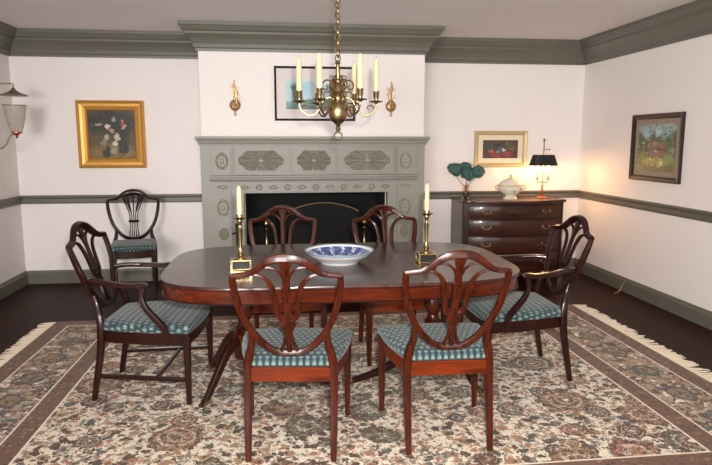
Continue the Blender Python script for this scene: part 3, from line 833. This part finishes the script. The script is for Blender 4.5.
# ================================================================ rug
b = B(); layers(b, [(-RHX, -RHY), (RHX, -RHY), (RHX, RHY), (-RHX, RHY)], [(0, 0), (0, .007)]);
b.free(); b = B(); box(b, -RHX, RHX, -RHY, RHY, 0, ZR)
rug = obj('rug', b, 'rug', loc=(RCX, RCY, 0), smooth=False); tag(rug, 'large cream and brown floral oriental rug with fringed ends under the table', 'rug')
for s in (-1, 1):
    b = B(); y = -RHY; rr = random.Random(3+s)
    while y < RHY:
        l = (.125 if s > 0 else .105)+rr.uniform(-.022, .022); w_ = .0042; dy = rr.uniform(-.022, .022); h = .0045
        x0 = s*(RHX-.002); pts = [(x0, y, .006), (x0+s*l*.5, y+dy*.4, .0045), (x0+s*l, y+dy, .002)]
        prev = None
        for i, p in enumerate(pts):
            ww = w_*(1, 1.15, .7)[i]
            cur = [b.verts.new((p[0], p[1]-ww, max(.0005, p[2]-.002))), b.verts.new((p[0], p[1], p[2]+.0025)), b.verts.new((p[0], p[1]+ww, max(.0005, p[2]-.002)))]
            if prev:
                for q in range(3): b.faces.new((prev[q], prev[(q+1) % 3], cur[(q+1) % 3], cur[q]))
            prev = cur
        y += .0088
    box(b, min(s*RHX, s*(RHX+.02)), max(s*RHX, s*(RHX+.02)), -RHY, RHY, .0005, .007)
    o = obj('fringe', b, 'fringe', rug, smooth=False); o['kind'] = 'stuff'

# ================================================================ chest of drawers
KX0, KX1, KY0, KYB, KZ = 1.795, 2.875, 5.925, 6.335, .832
chn = thing('chest_of_drawers', 'dark mahogany bow-front chest of four drawers in the right corner', 'chest of drawers', ((KX0+KX1)/2, 6.1, 0))
kcx = (KX0+KX1)/2; hw = (KX1-KX0)/2
def bow(x, extra=0): return KY0-6.1 - .115*(max(0, 1-((x)/(hw-.045))**2))**.85 - extra
def front_outline(h, e, yback, n=24):
    pts = []
    for i in range(n+1):
        x = -h+2*h*i/n; pts.append((x, bow(x, e)))
    return pts+[(h, yback), (-h, yback)]
YB_ = KYB-6.1
b = B(); layers(b, front_outline(hw-.02, 0, YB_), [(0, .10), (0, KZ-.026)]); obj('body', b, 'cheststrip', chn)
for s in (-1, 1):
    x = s*(hw-.0135); obj('side_panel', box(B(), x-.006, x+.006, bow(hw)+.01, YB_, .10, KZ-.026), 'chestside', chn, smooth=False)
b = B(); layers(b, front_outline(hw+.004, .022, YB_), [(.010, KZ-.026), (0, KZ-.020), (0, KZ-.006), (.006, KZ)]); obj('top', b, 'chest', chn)
b = B(); layers(b, front_outline(hw-.004, .012, YB_), [(0, .075), (0, .100), (.01, .112)]); obj('base_molding', b, 'chest', chn)
for sx in (-1, 1):
    for yy in (bow(hw)-.005, YB_-.03):
        b = B(); sweep(b, [(sx*(hw-.04), yy, .08), (sx*(hw-.03), yy, .04), (sx*(hw-.02), yy, 0)], [(.035, .02), (.022, .018), (.024, .018)]); obj('foot', b, 'chest', chn)
for z0, z1 in ((.655, .785), (.487, .640), (.310, .472), (.125, .295)):
    h = hw-.065; n = 20; b = B(); rows = []
    prof = [(0, z0), (.010, z0+.002), (.012, z0+.008), (.012, z1-.008), (.010, z1-.002), (0, z1)]
    for i in range(n+1):
        x = -h+2*h*i/n; rows.append([b.verts.new((x, bow(x, .0005+e), z)) for e, z in prof])
    for p, q in zip(rows, rows[1:]):
        for k in range(len(prof)): b.faces.new((p[k], p[(k+1) % len(prof)], q[(k+1) % len(prof)], q[k]))
    b.faces.new(rows[0]); b.faces.new(rows[-1][::-1])
    dr = obj('drawer', b, 'chest', chn)
    for sx in (-1, 1):
        x = sx*.31; zc = (z0+z1)/2+.012; yy = bow(x, .0125)
        nx = (bow(x+.01)-bow(x-.01))/.02
        b = B(); bx_, by_ = 1, nx
        def hp(u, o, z): return (x+u, yy+nx*u-o, z)
        lathe(b, [(0, -.001)], c=(0, 0, 0)) if False else None
        sweep(b, [hp(-.040, .006, zc), hp(-.034, .013, zc-.016), hp(0, .014, zc-.026), hp(.034, .013, zc-.016), hp(.040, .006, zc)], (.0035, .0035), (0, 1, 0), sq=1)
        for u in (-.04, .04): sphere(b, hp(u, .004, zc), .011, (1, .6, 1))
        obj('handle', b, 'brassold', dr)
b = B(); tube(b, [(kcx*0, 0, 0), (0, 0, .1)], .01); b.free()

KT = KZ
# tureen
tu = thing('soup_tureen', 'cream porcelain lidded soup tureen on the middle of the chest of drawers', 'tureen', (2.335, 6.03, KT)); tu.scale = (1.05, 1.0, 1.14)
b = B(); lathe(b, [(0, 0), (.072, 0), (.074, .008), (.055, .020), (.050, .034), (.075, .048), (.112, .072), (.128, .100), (.124, .122), (.128, .128), (.120, .128), (.0, .118)], sy=.75, seg=36); obj('body', b, 'tureen', tu)
b = B(); lathe(b, [(0, .120), (.122, .1285), (.122, .134), (.105, .150), (.070, .172), (.035, .186), (.018, .190), (0, .191)], sy=.75, seg=36); obj('lid', b, 'tureen', tu)
b = B(); lathe(b, [(0, .189), (.008, .192), (.016, .204), (.013, .216), (0, .224)], seg=14); obj('knob', b, 'tureenknob', tu)
for s in (-1, 1):
    b = B(); tube(b, [(s*.118, 0, .090), (s*.145, 0, .092), (s*.152, 0, .112), (s*.138, 0, .124), (s*.120, 0, .118)], .006); obj('handle', b, 'tureenknob', tu)
# vase
va = obj('vase', lathe(B(), [(0, 0), (.034, 0), (.040, .010), (.044, .05), (.038, .09), (.032, .115), (.042, .140), (.039, .140), (.029, .115), (.035, .09), (.040, .05), (.036, .014), (0, .010)], seg=24), 'vaseglass', loc=(1.90, 6.15, KT))
tag(va, 'small pinkish glass vase on the left end of the chest of drawers', 'vase')
def hydrangea(label, hx, hz, hy, r, seed, bx):
    rr = random.Random(seed)
    t = thing('hydrangea_stem', label, 'flower', (1.90+bx, 6.15, KT+.016), 0, 'dried hydrangeas in the vase')
    b = B(); tube(b, [(0, 0, 0), (0, 0, .10), (hx*.5, hy*.5, .16), (hx, hy, hz-r*.6)], .0028, seg=6); obj('stem', b, 'stem', t)
    b = B(); lobes = [(0, 0, 0, .72)]+[(r*.42*math.cos(q*2.1+seed), r*.42*math.sin(q*2.1+seed), r*rr.uniform(-.35, .3), .55) for q in range(3)]
    for lx_, ly_, lz_, lr in lobes: sphere(b, (hx+lx_, hy+ly_, hz+lz_), r*lr*.92, seg=12)
    for i in range(280):
        u = rr.uniform(-1, 1); ph = rr.uniform(0, 2*PI); q = math.sqrt(1-u*u)
        n = Vector((q*math.cos(ph), q*math.sin(ph), u)); rad = r*rr.uniform(.88, 1.08)
        n1 = n.orthogonal().normalized(); n2 = n.cross(n1); lb = lobes[i % 4]; c = Vector((hx+lb[0], hy+lb[1], hz+lb[2]))+n*r*lb[3]*rr.uniform(.92, 1.2); tw = rr.uniform(0, PI)
        sz = r*.17
        for k in range(4):
            a = tw+k*PI/2; d1 = n1*math.cos(a)+n2*math.sin(a); d2 = n1*math.cos(a+PI/2)+n2*math.sin(a+PI/2)
            vs = [b.verts.new(c-n*.004), b.verts.new(c+d1*sz*.7+d2*sz*.5+n*.002), b.verts.new(c+d1*sz*1.3+n*.003), b.verts.new(c+d1*sz*.7-d2*sz*.5+n*.002)]
            b.faces.new(vs)
    obj('flower_head', b, 'hydrangea', t, smooth=False)
hydrangea('dark teal hydrangea head, leftmost of the blooms in the vase', -.105, .285, -.01, .078, 1, -.012)
hydrangea('dark teal hydrangea head, middle and lowest of the blooms in the vase', -.005, .235, -.05, .072, 2, -.004)
hydrangea('dark teal hydrangea head, rightmost of the blooms in the vase', .112, .262, -.01, .080, 3, .004)
hydrangea('dark teal hydrangea head, between the left and right blooms at the back', -.005, .300, .05, .070, 5, .012)

# bouillotte lamp
lx, ly = 2.705, 6.10
lp = thing('table_lamp', 'brass candelabra table lamp with a black tin shade on the right end of the chest', 'lamp', (lx, ly, KT))
b = B(); lathe(b, [(0, 0), (.062, 0), (.064, .006), (.050, .012), (.020, .020), (.012, .034), (.016, .05), (.009, .062), (.009, .14), (0, .14)], seg=24); obj('base', b, 'copper', lp)
b = B(); lathe(b, [(0, .14), (.0055, .14), (.0055, .575), (.004, .580), (.010, .590), (.012, .602), (.004, .615), (0, .618)], seg=12); obj('pole', b, 'brass', lp)
b = B(); tube(b, [(0, 0, .500), (.03, 0, .502), (.055, 0, .502)], .003); sphere(b, (.060, 0, .502), .007); obj('shade_key', b, 'brass', lp)
b = B()
for s in (1,):
    rings = []
    for hx_, hy_, z in ((.146, .085, .338), (.108, .060, .448), (.104, .056, .444), (.142, .081, .338)):
        ring = []
        for k in range(40):
            a = 2*PI*k/40; c, s_ = math.cos(a), math.sin(a)
            ring.append(b.verts.new((math.copysign(abs(c)**.6, c)*hx_, math.copysign(abs(s_)**.6, s_)*hy_, z)))
        rings.append(ring)
    for i in range(4):
        p, q = rings[i], rings[(i+1) % 4]
        for k in range(40): b.faces.new((p[k], p[(k+1) % 40], q[(k+1) % 40], q[k]))
    b.faces.new([v for v in rings[1]]);  # top plate added to keep lamp light from escaping upward
obj('lamp_shade', b, 'blackpaint', lp)
for s in (-1, 1):
    b = B(); tube(b, [(0, 0, .175), (s*.025, 0, .160), (s*.055, 0, .170), (s*.060, 0, .195)], .004); lathe(b, [(0, 0), (.010, 0), (.022, .006), (.010, .009), (.009, .03), (0, .03)], c=(s*.060, 0, .193), seg=12)
    am = obj('arm', b, 'copper', lp)
    b = B(); lathe(b, [(0, 0), (.0085, 0), (.0085, .045), (0, .045)], c=(s*.060, 0, .2235), seg=12); obj('candle_sleeve', b, 'redwax', am)
    b = B(); lathe(b, [(0, 0), (.007, .002), (.011, .018), (.011, .040), (.006, .058), (0, .066)], c=(s*.060, 0, .269), seg=12); obj('bulb', b, 'bulb', am)

# ================================================================ pictures
def frame_ring(b, w, h, prof):
    """picture-frame moulding: prof = (inset from outer edge, depth towards viewer)"""
    rings = []
    for ins, dp in prof:
        rings.append([b.verts.new((sx*(w/2-ins), -dp, sz*(h/2-ins))) for sx, sz in ((-1, -1), (1, -1), (1, 1), (-1, 1))])
    n = len(rings)
    for i in range(n-1):
        p, q = rings[i], rings[i+1]
        for k in range(4): b.faces.new((p[k], p[(k+1) % 4], q[(k+1) % 4], q[k]))
    p, q = rings[-1], rings[0]
    for k in range(4): b.faces.new((p[k], p[(k+1) % 4], q[(k+1) % 4], q[k]))
def picture(label, loc, rz, w, h, fw, depth, fmat, art, mat_w=0, mat_col=None, kind='framed_picture', prof=None):
    t = thing(kind, label, 'picture', loc, rz)
    b = B(); frame_ring(b, w, h, prof or [(0, 0), (0, depth*.8), (fw*.15, depth), (fw*.75, depth*.75), (fw, depth*.45), (fw, 0)]); obj('frame', b, fmat, t, smooth=False)
    iw, ih = w/2-fw, h/2-fw
    if mat_col:
        b = B(); mx, mz0, mz1 = mat_w if isinstance(mat_w, tuple) else (mat_w,)*3
        frame_ring(b, iw*2, ih*2, [(0, .001), (0, .006), (min(mx, mz0), .006), (min(mx, mz0), .001)]); obj('mat_board', b, mat_col, t, smooth=False)
        iw -= min(mx, mz0); ih -= min(mx, mz0)
    b = B(); box(b, -iw, iw, -.0035, -.001, -ih, ih); obj('painting', b, art, t, smooth=False)
    return t
M['giltframe'] = plain('gilt_frame', (214, 158, 78), .4, .45)
M['paleframe'] = plain('pale_gilt_frame', (206, 182, 138), .45, .2)
M['creammat'] = plain('cream_mat', (236, 224, 196), .8)
M['pinkmat'] = plain('pale_mat', (226, 216, 214), .8)
M['darkframe'] = plain('dark_wood_frame', (38, 24, 22), .4)
M['greymat'] = plain('grey_beige_mat', (150, 136, 120), .8)
rr = random.Random(11)
flowers = m_art('floral_still_life', (84, 68, 34), [
    (0, .12, .28, .14, (34, 34, 26)), (-.12, .08, .10, .07, (32, 42, 32)), (0, -.18, .25, .09, (128, 100, 48)), (.09, .02, .07, .13, (26, 30, 28)), (-.05, -.17, .05, .06, (26, 24, 26)), (.10, -.13, .05, .08, (28, 28, 30)),
    (-.13, .10, .04, .015, (190, 160, 150)), (-.04, .08, .02, .03, (214, 190, 180)), (.03, .14, .025, .03, (150, 146, 140)), (.10, .12, .02, .03, (184, 96, 80)), (.0, .04, .03, .025, (176, 140, 120)), (-.05, -.03, .03, .035, (170, 168, 140)),
    (.05, -.03, .03, .035, (196, 186, 160)), (-.08, -.08, .025, .03, (120, 128, 96)), (.02, -.08, .025, .025, (210, 198, 180)), (.11, .07, .025, .02, (200, 150, 130)), (0, -.16, .03, .05, (150, 140, 104))], warp=.045, wscale=16, dabs=[(40, 44, 36), (60, 66, 48), (120, 100, 66), (28, 28, 28), (90, 80, 50)], dscale=28, dr=.3)
picture('gilt framed dark floral painting, hanging left of the fireplace above the lone chair', (-1.645, YB, 1.485), 0, .635, .655, .095, .05, 'giltframe', flowers,
        prof=[(0, 0), (0, .045), (.012, .052), (.03, .038), (.055, .034), (.078, .024), (.085, .028), (.095, .015), (.095, 0)])
land = m_art('river_landscape_print', (176, 204, 212), [
    (0, .15, .35, .06, (206, 208, 214)), (-.05, .06, .2, .05, (160, 200, 214)), (0, -.10, .35, .045, (110, 140, 140)), (0, -.14, .35, .035, (86, 112, 106)), (.05, -.07, .30, .02, (92, 120, 96)), (-.16, -.03, .05, .08, (64, 84, 62)), (-.17, .05, .045, .05, (74, 90, 66)), (-.19, .0, .03, .04, (90, 98, 70)), (.20, .02, .06, .10, (84, 98, 74)), (.18, -.05, .05, .06, (60, 76, 60))], warp=.03, grain=.12)
picture('black framed blue landscape print with wide pale mat, above the mantel behind the chandelier', (.330, BY, 1.853), 0, .748, .492, .020, .022, 'blackpaint', land, .085, 'pinkmat')
small = m_art('small_red_green_painting', (92, 62, 54), [
    (-.12, .03, .05, .05, (70, 82, 66)), (.10, .04, .06, .04, (86, 88, 60)), (-.05, -.06, .06, .03, (150, 56, 60)), (.08, -.05, .06, .03, (158, 70, 66)), (0, .0, .03, .035, (66, 110, 130)), (.04, -.01, .02, .02, (206, 196, 190)), (-.10, -.02, .03, .02, (170, 100, 90)), (.13, 0, .03, .02, (120, 110, 70)), (-.02, .055, .05, .02, (48, 50, 44)), (-.03, -.03, .02, .015, (110, 150, 160))], warp=.035, wscale=35, dabs=[(150, 70, 70), (50, 60, 50), (110, 100, 60), (60, 90, 110), (190, 170, 150), (80, 50, 50), (40, 36, 36)], dscale=60)
picture('small pale gilt framed colourful painting above the chest of drawers', (2.338, YB, 1.335), 0, .582, .386, .045, .035, 'paleframe', small, .052, 'creammat')
house = m_art('garden_house_painting', (80, 94, 66), [
    (0, .17, .35, .06, (150, 166, 166)), (-.15, .12, .06, .05, (150, 180, 206)), (.02, .14, .05, .05, (170, 196, 214)), (.14, .10, .06, .05, (130, 170, 180)), (-.20, .04, .08, .05, (70, 90, 56)), (.2, .05, .08, .06, (78, 98, 62)), (.0, .02, .14, .035, (136, 108, 104)), (.0, -.02, .16, .025, (84, 66, 62)), (.0, -.05, .15, .03, (120, 98, 88)), (-.02, .04, .04, .02, (160, 130, 124)),
    (-.2, -.09, .1, .05, (96, 112, 60)), (.0, -.12, .2, .04, (150, 152, 84)), (.18, -.10, .09, .05, (110, 140, 90)), (-.08, -.10, .03, .02, (206, 196, 120)), (.08, -.13, .03, .02, (190, 190, 130)), (.22, -.02, .03, .03, (90, 150, 160))], warp=.035, wscale=26, dabs=[(60, 80, 50), (130, 140, 80), (90, 120, 120), (150, 130, 120), (50, 60, 44), (170, 190, 190), (80, 100, 60)], dscale=38, dr=.42)
picture('dark wood framed painting of a pink house in a green garden on the right wall', (XR, 5.012, 1.363), -PI/2, .725, .585, .045, .028, 'darkframe', house, .045, 'greymat')

# ================================================================ wall sconces on the chimney breast
def sconce(label, x, s):
    t = thing('wall_sconce', label, 'sconce', (x, BY, 1.65), 0, 'brass sconces flanking the landscape print')
    b = B(); k = bmesh.ops.create_uvsphere(b, u_segments=18, v_segments=10, radius=.052)
    for v in k['verts']: v.co = Vector((v.co.x, -.002-max(0, -v.co.y)*.5, v.co.z+.095))
    torus(b, (0, -.010, .095), .044, .007, 'y', seg=20); sphere(b, (0, -.03, .095), .016)
    obj('rosette', b, 'gilt', t)
    b = B(); sweep(b, [(0, -.010, .14), (s*.012, -.012, .20), (-s*.006, -.012, .26), (0, -.010, .322)], [(.016, .008), (.018, .008), (.013, .007), (.004, .004)])
    for q, (z, d) in enumerate(((.17, 1), (.19, -1), (.235, 1), (.245, -1))):
        sweep(b, [(0, -.012, z-.01), (d*.02, -.016, z), (d*.034, -.018, z+.014), (d*.030, -.018, z+.026)], [(.007, .005), (.002, .002)])
    obj('spire', b, 'gilt', t)
    b = B(); lathe(b, [(0, 0), (.007, .004), (.012, .018), (.008, .034), (.012, .046), (0, .05)], c=(0, -.012, -.002), seg=12); obj('drop', b, 'gilt', t)
    b = B(); sweep(b, [(0, -.03, .095), (s*.01, -.07, .08), (s*.02, -.095, .10), (s*.02, -.10, .13)], (.005, .005)); lathe(b, [(0, 0), (.020, .004), (.010, .006), (.010, .03), (0, .03)], c=(s*.02, -.10, .128), seg=12)
    obj('arm', b, 'gilt', t)
sconce('small brass wall sconce on the chimney wall, left of the black framed print', -.402, 1)
sconce('small brass wall sconce on the chimney wall, right of the black framed print', 1.043, -1)

# ================================================================ lantern on the left wall
lt = thing('wall_lantern', 'metal wall lantern with flared glass on the left wall near the corner', 'lantern', (XL, 5.78, 1.35))
ox = .255
M['pewter'] = plain('dull_brown_metal', (150, 132, 122), .4, .7)
b = B(); box(b, .0, .012, -.04, .04, .0, .60, .003); obj('wall_plate', b, 'pewter', lt, smooth=False)
b = B(); sweep(b, [(.010, 0, .02), (.07, 0, -.005), (.15, 0, .03), (.20, 0, .115), (ox-.01, 0, .130)], (.007, .007), (0, 1, 0)); sweep(b, [(.06, 0, 0), (.09, 0, .03), (.075, 0, .05), (.06, 0, .035)], (.004, .004)); obj('lower_arm', b, 'pewter', lt)
b = B(); sweep(b, [(.010, 0, .55), (.05, 0, .562), (.12, 0, .565), (ox-.03, 0, .565), (ox, 0, .560), (ox, 0, .52)], (.005, .005)); obj('upper_arm', b, 'pewter', lt)
b = B(); lathe(b, [(0, .535), (.012, .53), (.02, .51), (.055, .488), (.112, .468), (.114, .462), (.05, .478), (0, .482)], c=(ox, 0, 0), seg=28); obj('smoke_cap', b, 'pewter', lt)
b = B(); lathe(b, [(.044, .150), (.060, .20), (.080, .28), (.094, .378), (.0915, .378), (.078, .28), (.058, .20), (.042, .150), (.044, .150)], c=(ox, 0, 0), seg=28); obj('glass_shade', b, 'lanternglass', lt)
b = B(); torus(b, (ox, 0, .379), .0935, .004, 'z', seg=28); obj('glass_rim', b, 'pewter', lt)
b = B(); lathe(b, [(0, .093), (.006, .096), (.012, .106), (.006, .116), (.02, .124), (.030, .136), (.048, .142), (.048, .150), (.016, .152), (.016, .165), (0, .165)], c=(ox, 0, 0), seg=20); obj('cup', b, 'copper', lt)
make_candle('cream candle standing inside the glass of the wall lantern', (XL+ox, 5.78, 1.35+.165), .13, .013, None)

# lamp cord lying by the right baseboard
b = B(); tube(b, [(XR-.028, 5.31, .118), (XR-.030, 5.35, .06), (XR-.07, 5.33, .010), (XR-.15, 5.27, .006)], .006); o = obj('power_cord', b, 'tan_cord'); tag(o, 'short tan cord coming down the right baseboard to the floor', 'cord')

# ================================================================ light
def area(name, loc, size, sy, power, col, target):
    l = bpy.data.lights.new(name, 'AREA'); l.shape = 'RECTANGLE'; l.size = size; l.size_y = sy; l.energy = power; l.color = col
    o = bpy.data.objects.new(name, l); COL.objects.link(o); o.location = loc
    o.rotation_euler = (Vector(target)-Vector(loc)).to_track_quat('-Z', 'Y').to_euler(); return o
for i, w in enumerate(WIN):
    area('window_daylight', ((w[0]+w[1])/2, YF+.05, (WZ0+WZ1)/2), 1.6, 1.3, (215, 25)[i], (1.0, .975, .95), ((w[0]+w[1])/2+(1.6, 0)[i], 5, .9))  # fill lights added behind the camera, set at the unseen windows
l = bpy.data.lights.new('camera_flash', 'SPOT'); l.energy = 420; l.color = (1.0, .965, .925); l.spot_size = math.radians(96); l.spot_blend = 1.0; l.shadow_soft_size = .03
o = bpy.data.objects.new('camera_flash', l); COL.objects.link(o); o.location = (.07, -.03, 1.55)
o.rotation_euler = (Vector((1.25, 5.9, 1.15))-Vector(o.location)).to_track_quat('-Z', 'Y').to_euler()
for s in (-1, 1):
    l = bpy.data.lights.new('lamp_bulb', 'POINT'); l.energy = 6.5; l.color = (1.0, .52, .20); l.shadow_soft_size = .03
    o = bpy.data.objects.new('lamp_bulb', l); COL.objects.link(o); o.location = (lx+s*.060, ly-.03, KT+.325)
w = bpy.data.worlds.new('World'); sc.world = w; w.use_nodes = True
w.node_tree.nodes['Background'].inputs[0].default_value = (.8, .88, 1, 1); w.node_tree.nodes['Background'].inputs[1].default_value = .6

# ================================================================ camera
cam = bpy.data.cameras.new('Camera'); co = bpy.data.objects.new('Camera', cam); COL.objects.link(co)
yaw, pitch = .1221, .1481
f = Vector((math.sin(yaw)*math.cos(pitch), math.cos(yaw)*math.cos(pitch), -math.sin(pitch)))
r = Vector((math.cos(yaw), -math.sin(yaw), 0)); u = r.cross(f)
mt = Matrix((r, u, -f)).transposed().to_4x4(); mt.translation = Vector((0, 0, 1.42)); co.matrix_world = mt
cam.sensor_fit = 'HORIZONTAL'; cam.sensor_width = 36; cam.lens = 612.38/712*36; cam.clip_start = .05
sc.camera = co
sc.view_settings.view_transform = 'Standard'; sc.view_settings.look = 'None'; sc.view_settings.gamma = 1; sc.view_settings.exposure = .22
sc.view_settings.use_curve_mapping = False
